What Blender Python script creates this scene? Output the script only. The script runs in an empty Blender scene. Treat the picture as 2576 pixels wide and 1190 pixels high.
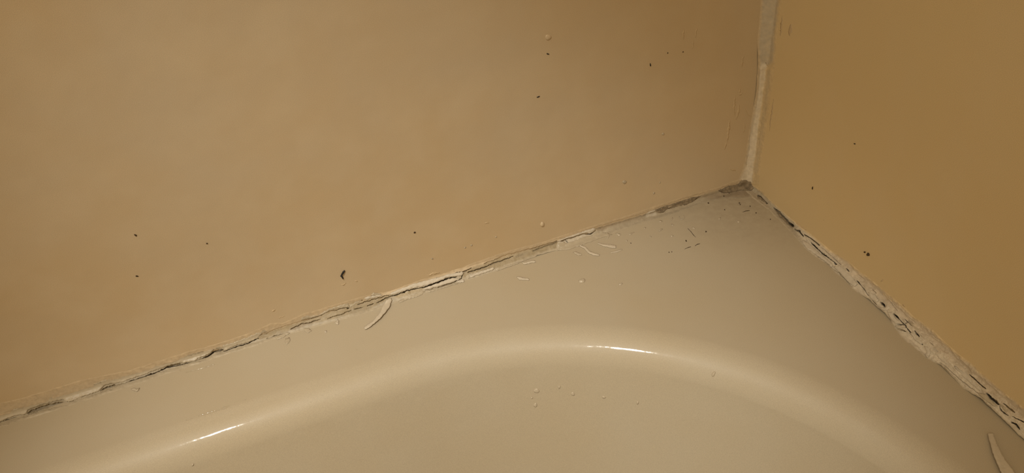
import bpy, math, random
import numpy as np
from mathutils import Vector, Matrix
from mathutils.bvhtree import BVHTree
from mathutils.geometry import delaunay_2d_cdt

# ------------------------------------------------------------------ camera
W, H, F = 2576, 1190, 2000.0
CX, CY = W / 2, H / 2
CAM = np.array([[-0.93222159, 0.28600671, -0.22172745],
                [0.35015473, 0.55811378, -0.7522637],
                [-0.09140332, -0.77891538, -0.62043232]])
ORG = np.array([0.24772933, 0.32709187, 0.28572905])
scene = bpy.context.scene
col = scene.collection
cd = bpy.data.cameras.new('camera')
cam = bpy.data.objects.new('camera', cd)
col.objects.link(cam)
cd.sensor_width = 36.0
cd.lens = F / W * 36.0
cd.clip_start = 0.005
mw = Matrix.Identity(4)
for r in range(3):
    mw[r][0], mw[r][1], mw[r][2], mw[r][3] = CAM[r, 0], -CAM[r, 1], -CAM[r, 2], ORG[r]
cam.matrix_world = mw
scene.camera = cam

# ------------------------------------------------------------------ world, lamp, exposure
world = bpy.data.worlds.new('room_light')
scene.world = world
world.use_nodes = True
bg = world.node_tree.nodes['Background']
bg.inputs[0].default_value = (1.0, 0.79, 0.50, 1)
bg.inputs[1].default_value = 0.82

KEY = Vector((0.499, 0.463, 0.895))
KEY_AIM = Vector((0.222, 0.094, -0.03))
kd = bpy.data.lights.new('lamp', 'SPOT')
kd.energy = 28.0
kd.color = (1.0, 0.95, 0.84)
kd.shadow_soft_size = 0.022
kd.spot_size = math.radians(28.4)
kd.spot_blend = 1.0
key = bpy.data.objects.new('lamp', kd)
col.objects.link(key)
key.location = KEY
key.rotation_euler = (KEY_AIM - KEY).to_track_quat('-Z', 'Y').to_euler()

vs = scene.view_settings
vs.view_transform = 'Standard'
vs.look = 'None'
vs.exposure = 0.0
vs.gamma = 1.0
vs.use_curve_mapping = False

# ------------------------------------------------------------------ small maths helpers
MM = 0.001


def hash2(ix, iy, seed):
    n = (ix.astype(np.int64) * 374761393 + iy.astype(np.int64) * 668265263 + seed * 1274126177) & 0xffffffff
    n = ((n ^ (n >> 13)) * 1274126177) & 0xffffffff
    n = n ^ (n >> 16)
    return (n & 0xffff) / 65535.0 * 2 - 1


def vnoise(x, y, seed=0):
    x = np.asarray(x, float)
    y = np.asarray(y, float)
    ix, iy = np.floor(x), np.floor(y)
    fx, fy = x - ix, y - iy
    fx = fx * fx * (3 - 2 * fx)
    fy = fy * fy * (3 - 2 * fy)
    a, b = hash2(ix, iy, seed), hash2(ix + 1, iy, seed)
    c, d = hash2(ix, iy + 1, seed), hash2(ix + 1, iy + 1, seed)
    return (a * (1 - fx) + b * fx) * (1 - fy) + (c * (1 - fx) + d * fx) * fy


def fbm(x, y, size, seed=0, octs=3):
    v, amp, tot = 0, 1.0, 0.0
    for o in range(octs):
        v = v + amp * vnoise(x / size, y / size, seed + o * 17)
        tot += amp
        amp *= 0.5
        size = size / 2.0
    return v / tot


def sstep(a, b, x):
    t = np.clip((x - a) / (b - a), 0, 1)
    return t * t * (3 - 2 * t)


def seg_dist(px, py, pts, closed=False):
    pts = np.asarray(pts, float)
    n = len(pts)
    best = np.full(px.shape, 1e9)
    for i in range(n if closed else n - 1):
        a, b = pts[i], pts[(i + 1) % n]
        d = b - a
        L = max(d @ d, 1e-9)
        t = np.clip(((px - a[0]) * d[0] + (py - a[1]) * d[1]) / L, 0, 1)
        best = np.minimum(best, np.hypot(px - a[0] - t * d[0], py - a[1] - t * d[1]))
    return best


def poly_sdf(px, py, pts):
    """positive inside"""
    d = seg_dist(px, py, pts, True)
    ins = np.zeros(px.shape, bool)
    n = len(pts)
    for i in range(n):
        (x0, y0), (x1, y1) = pts[i], pts[(i + 1) % n]
        if y0 == y1:
            continue
        c = ((y0 > py) != (y1 > py)) & (px < (x1 - x0) * (py - y0) / (y1 - y0) + x0)
        ins ^= c
    return np.where(ins, d, -d)


# ------------------------------------------------------------------ the surfaces traced points lie on
R2 = math.sqrt(2)


def c_left(x):   # size of the fillet between back wall and tub deck, along the seam
    return np.interp(x, [-80, 600, 720, 860, 1180, 1400, 1500, 1640, 1890],
                     [1.3, 1.5, 2.5, 4.2, 4.6, 4.0, 2.2, 1.6, 1.6]) * MM


def c_right(x):
    return np.interp(x, [1884, 1950, 2020, 2120, 2300, 2700], [1.4, 1.6, 3.0, 4.5, 5.2, 5.2]) * MM


def c_vert(y):
    return np.interp(y, [-400, 140, 175, 440], [5.5, 4.8, 3.4, 2.4]) * MM


def hit(x, y, tau=0.45 * MM, beads=True):
    """pixels -> smooth inner surface of the corner (walls, deck and caulk fillets): point, normal"""
    x = np.asarray(x, float)
    y = np.asarray(y, float)
    d = np.stack([(x - CX) / F, (y - CY) / F, np.ones_like(x)], -1) @ CAM.T
    d /= np.linalg.norm(d, axis=-1, keepdims=True)
    planes = [((0, 1, 0), 0 * x), ((1, 0, 0), 0 * x), ((0, 0, 1), 0 * x)]
    if beads:
        planes += [((0, 1 / R2, 1 / R2), c_left(x) / R2), ((1 / R2, 0, 1 / R2), c_right(x) / R2),
                   ((1 / R2, 1 / R2, 0), c_vert(y) / R2)]
    ts, ns = [], []
    for n, c in planes:
        n = np.array(n)
        den = d @ n
        t = (c - ORG @ n) / np.where(den < -1e-6, den, -1e-6)
        ts.append(t)
        ns.append(n)
    ts = np.stack(ts)
    tm = ts.min(0)
    w = np.exp(-np.clip((ts - tm) / tau, 0, 60))
    t = tm - tau * np.log(w.sum(0)) * 0.6
    w = w / w.sum(0)
    nn = sum(w[i][..., None] * ns[i] for i in range(len(ns)))
    nn /= np.linalg.norm(nn, axis=-1, keepdims=True)
    return ORG + t[..., None] * d, nn


# ------------------------------------------------------------------ materials
def nd(nt, kind, **kw):
    n = nt.nodes.new(kind)
    for k, v in kw.items():
        setattr(n, k, v)
    return n


def base_mat(name, rough, spec=0.5):
    m = bpy.data.materials.new(name)
    m.use_nodes = True
    nt = m.node_tree
    b = nt.nodes['Principled BSDF']
    b.inputs['Roughness'].default_value = rough
    b.inputs['Specular IOR Level'].default_value = spec
    return m, nt, b


def noise(nt, coord, scale, detail=3.0, rough=0.55):
    n = nd(nt, 'ShaderNodeTexNoise')
    n.inputs['Scale'].default_value = scale
    n.inputs['Detail'].default_value = detail
    n.inputs['Roughness'].default_value = rough
    nt.links.new(coord, n.inputs['Vector'])
    return n.outputs['Fac']


def ramp(nt, fac, stops):
    r = nd(nt, 'ShaderNodeValToRGB')
    e = r.color_ramp.elements
    while len(e) < len(stops):
        e.new(0.5)
    for el, (p, c) in zip(e, stops):
        el.position = p
        el.color = (*c, 1) if len(c) == 3 else c
    nt.links.new(fac, r.inputs[0])
    return r.outputs[0]


def mix(nt, fac, a, b, mode='MIX'):
    m = nd(nt, 'ShaderNodeMix', data_type='RGBA', blend_type=mode)
    for s, v in ((m.inputs[0], fac), (m.inputs[6], a), (m.inputs[7], b)):
        if isinstance(v, bpy.types.NodeSocket):
            nt.links.new(v, s)
        elif isinstance(v, (int, float)):
            s.default_value = v
        else:
            s.default_value = (*v, 1)
    return m.outputs[2]


def math_n(nt, op, a, b=0.0, clamp=False):
    m = nd(nt, 'ShaderNodeMath', operation=op, use_clamp=clamp)
    for s, v in zip(m.inputs, (a, b)):
        if isinstance(v, bpy.types.NodeSocket):
            nt.links.new(v, s)
        else:
            s.default_value = v
    return m.outputs[0]


def bump(nt, b, hs, dist):
    """hs: list of (height socket, weight)"""
    tot = None
    for h, w in hs:
        v = math_n(nt, 'MULTIPLY', h, w)
        tot = v if tot is None else math_n(nt, 'ADD', tot, v)
    n = nd(nt, 'ShaderNodeBump')
    n.inputs['Strength'].default_value = 1.0
    n.inputs['Distance'].default_value = dist
    nt.links.new(tot, n.inputs['Height'])
    nt.links.new(n.outputs[0], b.inputs['Normal'])
    return n


def wall_mat(name, c_a, c_b, c_y):
    m, nt, b = base_mat(name, 0.42, 0.35)
    co = nd(nt, 'ShaderNodeTexCoord').outputs['Object']
    big = noise(nt, co, 9.0, 4.0, 0.6)
    base = ramp(nt, big, [(0.36, c_a), (0.64, c_b)])
    mid = noise(nt, co, 34.0, 3.0, 0.55)
    base = mix(nt, ramp(nt, mid, [(0.45, (0, 0, 0)), (0.72, (0.5, 0.5, 0.5))]), base, c_y)
    fine = noise(nt, co, 4200.0, 1.0)
    base = mix(nt, 1.0, base, ramp(nt, fine, [(0.3, (0.86, 0.86, 0.86)), (0.7, (1.1, 1.1, 1.08))]), 'MULTIPLY')
    # small brown freckles
    vor = nd(nt, 'ShaderNodeTexVoronoi')
    vor.inputs['Scale'].default_value = 62.0
    nt.links.new(co, vor.inputs['Vector'])
    dots = ramp(nt, vor.outputs['Distance'], [(0.012, (1, 1, 1)), (0.034, (0, 0, 0))])
    gate = ramp(nt, noise(nt, co, 21.0, 1.0), [(0.55, (0, 0, 0)), (0.62, (0.55, 0.55, 0.55))])
    base = mix(nt, math_n(nt, 'MULTIPLY', dots, gate), base, (0.20, 0.12, 0.05))
    nt.links.new(base, b.inputs['Base Color'])
    bump(nt, b, [(noise(nt, co, 700.0, 2.0), 0.03), (noise(nt, co, 60.0, 2.0), 0.45), (noise(nt, co, 7.0, 1.0), 3.0)], 0.0005)
    return m


def tub_mat():
    m, nt, b = base_mat('aged_almond_enamel', 0.42, 0.16)
    co = nd(nt, 'ShaderNodeTexCoord').outputs['Object']
    base = ramp(nt, noise(nt, co, 11.0, 3.0), [(0.35, (0.455, 0.395, 0.300)), (0.65, (0.445, 0.375, 0.270))])
    fine = noise(nt, co, 4200.0, 1.0)
    base = mix(nt, 1.0, base, ramp(nt, fine, [(0.3, (0.88, 0.88, 0.88)), (0.7, (1.09, 1.09, 1.07))]), 'MULTIPLY')
    # dirt film spreading out of the corner of the deck
    ln = nd(nt, 'ShaderNodeVectorMath', operation='LENGTH')
    nt.links.new(co, ln.inputs[0])
    dist = math_n(nt, 'ADD', ln.outputs['Value'], math_n(nt, 'MULTIPLY', noise(nt, co, 90.0, 4.0), 0.030))
    near = ramp(nt, dist, [(0.012, (0.75, 0.75, 0.75)), (0.035, (0.42, 0.42, 0.42)), (0.085, (0, 0, 0))])
    patch = ramp(nt, noise(nt, co, 240.0, 4.0, 0.65), [(0.30, (0.35, 0.35, 0.35)), (0.62, (1, 1, 1))])
    base = mix(nt, math_n(nt, 'MULTIPLY', near, patch), base, (0.245, 0.195, 0.135))
    nt.links.new(base, b.inputs['Base Color'])
    b.inputs['Coat Weight'].default_value = 0.42
    b.inputs['Coat Roughness'].default_value = 0.055
    bn = bump(nt, b, [(noise(nt, co, 600.0, 2.0), 0.025), (noise(nt, co, 75.0, 2.0), 0.4)], 0.00035)
    nt.links.new(bn.outputs[0], b.inputs['Coat Normal'])
    return m


def caulk_mat(name, rough=0.5, colour=None, var=0.14, spec=0.4):
    m, nt, b = base_mat(name, rough, spec)
    co = nd(nt, 'ShaderNodeTexCoord').outputs['Object']
    if colour is None:
        at = nd(nt, 'ShaderNodeAttribute', attribute_name='tint')
        base = at.outputs['Color']
    else:
        base = mix(nt, 0.0, colour, colour)
    v = ramp(nt, noise(nt, co, 420.0, 4.0, 0.6), [(0.3, (1 - var,) * 3), (0.7, (1 + var * 0.6,) * 3)])
    base = mix(nt, 1.0, base, v, 'MULTIPLY')
    nt.links.new(base, b.inputs['Base Color'])
    bump(nt, b, [(noise(nt, co, 900.0, 3.0), 0.35), (noise(nt, co, 260.0, 2.0), 0.8)], 0.00022)
    return m


def water_mat():
    """clear thin water: lets the enamel through, mirrors the lamps at its rim"""
    m = bpy.data.materials.new('water')
    m.use_nodes = True
    nt = m.node_tree
    nt.nodes.remove(nt.nodes['Principled BSDF'])
    tr = nd(nt, 'ShaderNodeBsdfTransparent')
    tr.inputs['Color'].default_value = (0.992, 0.99, 0.986, 1)
    gl = nd(nt, 'ShaderNodeBsdfGlossy')
    gl.inputs['Roughness'].default_value = 0.07
    fr = nd(nt, 'ShaderNodeFresnel')
    fr.inputs['IOR'].default_value = 1.4
    mx = nd(nt, 'ShaderNodeMixShader')
    geo = nd(nt, 'ShaderNodeNewGeometry')
    front = math_n(nt, 'SUBTRACT', 1.0, geo.outputs['Backfacing'])
    nt.links.new(math_n(nt, 'MULTIPLY', fr.outputs[0], front), mx.inputs[0])
    nt.links.new(tr.outputs[0], mx.inputs[1])
    nt.links.new(gl.outputs[0], mx.inputs[2])
    nt.links.new(mx.outputs[0], nt.nodes['Material Output'].inputs['Surface'])
    return m


MAT = {
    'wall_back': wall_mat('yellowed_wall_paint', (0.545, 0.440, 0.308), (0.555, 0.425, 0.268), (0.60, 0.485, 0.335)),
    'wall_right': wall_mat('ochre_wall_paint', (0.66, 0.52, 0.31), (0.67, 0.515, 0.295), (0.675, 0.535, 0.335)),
    'tub': tub_mat(),
    'bead': caulk_mat('old_caulk', 0.5),
    'white': caulk_mat('cream_caulk', 0.5, (0.56, 0.50, 0.41), 0.10),
    'film': caulk_mat('caulk_film', 0.38, (0.44, 0.375, 0.275), 0.06),
    'smear': caulk_mat('caulk_smear', 0.4, (0.565, 0.435, 0.275), 0.05),
    'strip': caulk_mat('peeled_caulk', 0.45, (0.54, 0.475, 0.375), 0.07),
    'clear': caulk_mat('clear_silicone_crumb', 0.25, (0.475, 0.41, 0.31), 0.05, 0.6),
    'mould': caulk_mat('grey_mould', 0.8, (0.235, 0.185, 0.125), 0.5, 0.2),
    'black': caulk_mat('black_debris', 0.5, (0.012, 0.010, 0.009), 0.2, 0.4),
    'brown': caulk_mat('brown_grime', 0.8, (0.075, 0.048, 0.026), 0.4, 0.2),
    'water': water_mat(),
    'drop': caulk_mat('cloudy_water_drop', 0.3, (0.468, 0.402, 0.300), 0.03, 0.3),
}


# ------------------------------------------------------------------ object helpers
def make_mesh(name, V, Fc, mat, parent=None, smooth=True, tint=None, origin=None):
    V = np.asarray(V, float)
    if origin is not None:
        V = V - np.asarray(origin)
    me = bpy.data.meshes.new(name)
    me.from_pydata(V.tolist(), [], [list(f) for f in Fc])
    if smooth:
        me.polygons.foreach_set('use_smooth', [True] * len(me.polygons))
    if tint is not None:
        a = me.color_attributes.new('tint', 'FLOAT_COLOR', 'POINT')
        c = np.ones((len(V), 4))
        c[:, :3] = tint
        a.data.foreach_set('color', c.ravel())
    me.update()
    me.materials.append(mat)
    o = bpy.data.objects.new(name, me)
    col.objects.link(o)
    if origin is not None and parent is None:
        o.location = origin
    if parent is not None:
        o.parent = parent
        if origin is not None:
            o.location = Vector(origin) - parent.location
        else:
            o.location = -parent.location
    return o


def tag(o, label, cat=None, group=None, kind=None):
    o['label'] = label
    if cat:
        o['category'] = cat
    if group:
        o['group'] = group
    if kind:
        o['kind'] = kind
    return o


def empty(name, loc):
    o = bpy.data.objects.new(name, None)
    o.empty_display_size = 0.01
    o.location = loc
    col.objects.link(o)
    return o


def box(name, lo, hi, mat):
    x0, y0, z0 = lo
    x1, y1, z1 = hi
    V = [(x, y, z) for x in (x0, x1) for y in (y0, y1) for z in (z0, z1)]
    Fc = [(0, 1, 3, 2), (4, 6, 7, 5), (0, 4, 5, 1), (2, 3, 7, 6), (0, 2, 6, 4), (1, 5, 7, 3)]
    return make_mesh(name, V, Fc, mat, smooth=False)


# ------------------------------------------------------------------ room shell
SEAM = 1.2 * MM
FLOOR = -0.42


def wall_slab(name, lo, hi, back_lo, back_hi, mat):
    """painted sheet down to the seam, with the recessed backing behind the tub below it"""
    V, Fc = [], []
    for (x0, y0, z0), (x1, y1, z1) in ((lo, hi), (back_lo, back_hi)):
        b = len(V)
        V += [(x, y, z) for x in (x0, x1) for y in (y0, y1) for z in (z0, z1)]
        Fc += [tuple(b + i for i in f) for f in ((0, 1, 3, 2), (4, 6, 7, 5), (0, 4, 5, 1), (2, 3, 7, 6), (0, 2, 6, 4), (1, 5, 7, 3))]
    return make_mesh(name, V, Fc, mat, smooth=False)


wb = wall_slab('wall_back', (-0.12, -0.12, SEAM), (1.75, 0.0, 2.3), (-0.12, -0.12, FLOOR), (1.75, -0.005, SEAM), MAT['wall_back'])
tag(wb, 'yellowed beige painted wall behind the long side of the tub', kind='structure')
wr = wall_slab('wall_right', (-0.12, 0.0005, SEAM), (0.0, 1.75, 2.3), (-0.12, 0.0005, FLOOR), (-0.005, 1.75, SEAM), MAT['wall_right'])
tag(wr, 'ochre painted wall at the head of the tub', kind='structure')
fl_o = box('floor', (-0.12, -0.12, FLOOR - 0.05), (1.75, 1.75, FLOOR), MAT['wall_back'])
tag(fl_o, 'plain beige bathroom floor below the tub', kind='structure')

# ------------------------------------------------------------------ bathtub: deck, rolled edge and basin swept round a rounded outline
TX, TY = 1.52, 0.76
EX, EY = 31.0 * MM, 39.5 * MM       # deck widths before the edge starts to roll over
RC = 201.0 * MM
RF = 20.0 * MM


def tub_path():
    cs = [((EX + RC, EY + RC), 180, 270), ((TX - EX - RC, EY + RC), 270, 360),
          ((TX - EX - RC, TY - EX - RC), 0, 90), ((EX + RC, TY - EX - RC), 90, 180)]
    P = []
    for (cx, cy), a0, a1 in cs:
        for k in range(61):
            a = math.radians(a0 + (a1 - a0) * k / 60)
            P.append((cx, cy, math.cos(a), math.sin(a)))
    out = []
    n = len(P)
    for i in range(n):
        p, q = P[i], P[(i + 1) % n]
        out.append(p)
        dx, dy = q[0] - p[0], q[1] - p[1]
        if math.hypot(dx, dy) > 0.02:
            m = 24
            for k in range(1, m):
                t = k / m
                out.append((p[0] + dx * t, p[1] + dy * t, p[2], p[3]))
    return out


path = tub_path()
NP = len(path)


def ring(d, z):
    return [(cx + nx * (RC - d), cy + ny * (RC - d), z) for cx, cy, nx, ny in path]


def outer_ring(z, inset):
    out = []
    lo, hx, hy = inset, TX, TY
    for cx, cy, nx, ny in path:
        ts = []
        if nx < -1e-9:
            ts.append((lo - cx) / nx)
        if nx > 1e-9:
            ts.append((hx - cx) / nx)
        if ny < -1e-9:
            ts.append((lo - cy) / ny)
        if ny > 1e-9:
            ts.append((hy - cy) / ny)
        t = min(ts)
        out.append((cx + nx * t, cy + ny * t, z))
    return out


def sweep(name, rings, parent, cap=False, corner=None):
    V, Fc = [], []
    for r in rings:
        V += r
    for j in range(len(rings) - 1):
        for i in range(NP):
            k = (i + 1) % NP
            Fc.append((j * NP + k, (j + 1) * NP + k, (j + 1) * NP + i, j * NP + i))
    if cap:
        Fc.append(tuple((len(rings) - 1) * NP + i for i in range(NP - 1, -1, -1)))
    return V, Fc


tub = empty('bathtub', (0, 0, -0.42))
tag(tub, 'cream enamelled bathtub with rounded inner corner and smooth rolled edge', 'bathtub')
# deck: flat ledge, carried one ring into the roll so both parts share the tangent
rings = [outer_ring(0.0, 1.6 * MM), ring(-6 * MM, 0.0), ring(-2 * MM, 0.0), ring(0.0, 0.0)]
Vd, Fd = sweep('deck', rings, tub)
deck = make_mesh('deck', Vd, Fd, MAT['tub'], tub)
deck['label'] = 'flat cream ledge along the walls'
prof = []
A1 = math.radians(66)
for k in range(0, 33):
    a = A1 * k / 32
    prof.append((RF * math.sin(a), -RF * (1 - math.cos(a))))
d0, z0 = prof[-1]
for k in range(1, 13):
    L = 0.022 * k
    prof.append((d0 + L * math.cos(A1), z0 - L * math.sin(A1)))
d1, z1 = prof[-1]
RB = 0.07
for k in range(1, 13):
    a = A1 * (1 - k / 12)
    prof.append((d1 + RB * (math.sin(A1) - math.sin(a)), z1 - RB * (math.cos(a) - math.cos(A1))))
Vb, Fb = sweep('basin', [ring(d, z) for d, z in prof], tub, cap=True)
basin = make_mesh('basin', Vb, Fb, MAT['tub'], tub)
basin['label'] = 'curved inner wall and floor of the tub'
nrm = np.array([v.normal[:] for v in basin.data.vertices])
nrm[:NP] = (0, 0, 1)
basin.data.normals_split_custom_set_from_vertices(nrm.tolist())
# outer apron on the room sides
Va, Fa = sweep('apron', [outer_ring(0.0, 1.6 * MM), outer_ring(-0.02, 1.6 * MM), outer_ring(-0.42, 1.6 * MM)], tub)
make_mesh('apron', Va, Fa, MAT['tub'], tub, smooth=False)
tub_bvh = BVHTree.FromPolygons([Vector(v) for v in Vd + Vb],
                               [f for f in Fd] + [tuple(i + len(Vd) for i in f) for f in Fb])


def hit_tub(x, y):
    x = np.atleast_1d(np.asarray(x, float))
    y = np.atleast_1d(np.asarray(y, float))
    P, N = [], []
    for a, b in zip(x.ravel(), y.ravel()):
        d = CAM @ np.array([(a - CX) / F, (b - CY) / F, 1.0])
        loc, n, _, _ = tub_bvh.ray_cast(Vector(ORG), Vector(d).normalized())
        if n.z < 0:
            n = -n
        P.append(loc[:])
        N.append(n[:])
    return np.array(P).reshape(x.shape + (3,)), np.array(N).reshape(x.shape + (3,))


def hit_plain(x, y):
    return hit(x, y, beads=False)


# ------------------------------------------------------------------ caulk beads: real relief on the fillet between two surfaces
def bead(name, C, e, U, L, s0, s1, step, nb, hfun, tfun, parent, label=None, soft=3.5):
    """U, L traced edges (pixels); the strip between them follows the fillet surface and carries relief hfun"""
    e = np.array(e, float)
    e /= np.linalg.norm(e)
    q = np.array([-e[1], e[0]])
    C = np.array(C, float)

    def edge(pts):
        d = np.array(pts, float) - C
        s, w = d @ e, d @ q
        o = np.argsort(s)
        return s[o], w[o]
    us, uw = edge(U)
    ls, lw = edge(L)
    S = np.arange(s0, s1, step)
    B = np.linspace(0, 1, nb)
    jag = fbm(S, 0 * S, 22, 3) * 1.6
    u = np.interp(S, us, uw)
    l = np.interp(S, ls, lw)
    sg = np.sign(l - u)
    u = u + jag * sg
    l = l + fbm(S, 0 * S + 50, 14, 4) * 2.0
    w = u[:, None] * (1 - B) + l[:, None] * B
    X = C[0] + S[:, None] * e[0] + w * q[0]
    Y = C[1] + S[:, None] * e[1] + w * q[1]
    P, N = hit(X, Y)
    edge_px = np.minimum(np.abs(w - u[:, None]), np.abs(l[:, None] - w))
    h = hfun(X, Y, edge_px) * sstep(0, soft, edge_px)
    h = h + 0.06 * sstep(0.5, 3.5, edge_px) - 0.12 * (edge_px < 0.5)
    P = P + N * (h * MM)[..., None]
    T = tfun(X, Y, edge_px)
    n, m = X.shape
    idx = np.arange(n * m).reshape(n, m)
    q4 = np.stack([idx[:-1, :-1], idx[1:, :-1], idx[1:, 1:], idx[:-1, 1:]], -1).reshape(-1, 4)
    # orient towards the room
    V = P.reshape(-1, 3)
    f = q4[len(q4) // 2]
    nn = np.cross(V[f[1]] - V[f[0]], V[f[2]] - V[f[0]])
    if nn @ N.reshape(-1, 3)[f[0]] < 0:
        q4 = q4[:, ::-1]
    o = make_mesh(name, V, q4.tolist(), MAT['bead'], parent, tint=T.reshape(-1, 3))
    if label:
        o['label'] = label
    return o


def crack_field(X, Y, pts, wd, seed):
    """1 in the crack, 0 outside; ragged, running out to points at both ends"""
    p = np.array(pts, float)
    mk = (X > p[:, 0].min() - 12) & (X < p[:, 0].max() + 12) & (Y > p[:, 1].min() - 12) & (Y < p[:, 1].max() + 12)
    if not mk.any():
        return mk, None
    x, y = X[mk], Y[mk]
    XX = x + fbm(x, y, 10, seed) * 2.0 + fbm(x, y, 3.5, seed + 7) * 0.9
    YY = y + fbm(x, y, 10, seed + 40) * 2.0 + fbm(x, y, 3.5, seed + 47) * 0.9
    best = np.full(x.shape, 1e9)
    along = np.zeros(x.shape)
    seg = np.linalg.norm(np.diff(p, axis=0), axis=1)
    tot = seg.sum()
    acc = 0.0
    for i in range(len(p) - 1):
        a, d = p[i], p[i + 1] - p[i]
        t = np.clip(((XX - a[0]) * d[0] + (YY - a[1]) * d[1]) / max(d @ d, 1e-9), 0, 1)
        r = np.hypot(XX - a[0] - t * d[0], YY - a[1] - t * d[1])
        better = r < best
        best = np.where(better, r, best)
        along = np.where(better, (acc + t * seg[i]) / tot, along)
        acc += seg[i]
    w = wd * (0.25 + 0.75 * np.clip(np.sin(np.clip(along, 0, 1) * math.pi), 0, 1) ** 0.5)
    w = w * (1 + 0.55 * fbm(x, y, 6, seed + 90))
    return mk, 1 - sstep(w * 0.40, w * 0.5 + 0.45, best)


def grooves(X, Y, cracks, jit=1.6, seed=5):
    """sum of crack depths in mm (negative)"""
    h = np.zeros_like(X)
    for pts, wd, dep in cracks:
        thin = 0.62 if 240 < pts[0][0] < 985 else 1.0
        mk, g = crack_field(X, Y, pts, wd * thin, seed)
        if g is not None:
            h[mk] = np.minimum(h[mk], -dep * 1.05 * g)
    return h


def crack_dark(T, X, Y, cracks, colour, seed=5, op=0.85):
    """mould in the cracks plus their shade, both put into the colour"""
    for pts, wd, dep in cracks:
        thin = 0.62 if 240 < pts[0][0] < 985 else 1.0
        mk, g = crack_field(X, Y, pts, wd * thin, seed)
        if g is not None:
            a = (g * op * float(np.clip((dep - 1.1) / 1.0, 0, 1)))[:, None]  # crack shade painted in with the mould, stronger where the crack is deeper
            T[mk] = T[mk] * (1 - a) + colour * a


def paint(T, X, Y, pts, colour, soft=3.0, op=1.0, jit=3.0, seed=9, line=None):
    p = np.array(pts, float)
    pad = 16 + soft + (line or 0)
    mk = (X > p[:, 0].min() - pad) & (X < p[:, 0].max() + pad) & (Y > p[:, 1].min() - pad) & (Y < p[:, 1].max() + pad)
    if not mk.any():
        return
    XX = X[mk] + fbm(X[mk], Y[mk], 10, seed) * jit
    YY = Y[mk] + fbm(X[mk], Y[mk], 10, seed + 31) * jit
    sd = poly_sdf(XX, YY, pts) if line is None else line - seg_dist(XX, YY, pts)
    a = sstep(-soft, soft, sd) * op
    a = a * (0.82 + 0.25 * fbm(X[mk], Y[mk], 7, seed + 3))
    T[mk] = T[mk] * (1 - a[:, None]) + np.array(colour) * a[:, None]


C_CAULK = np.array((0.53, 0.47, 0.38))
C_FILM = np.array((0.475, 0.41, 0.31))
C_OLIVE = np.array((0.29, 0.228, 0.137))
C_MOULD = np.array((0.13, 0.10, 0.068))
C_BLACK = np.array((0.035, 0.025, 0.016))
C_TUB = np.array((0.448, 0.383, 0.283))
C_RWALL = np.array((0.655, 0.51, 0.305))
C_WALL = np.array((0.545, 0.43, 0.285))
CORNER = (1884.0, 466.0)

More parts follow.
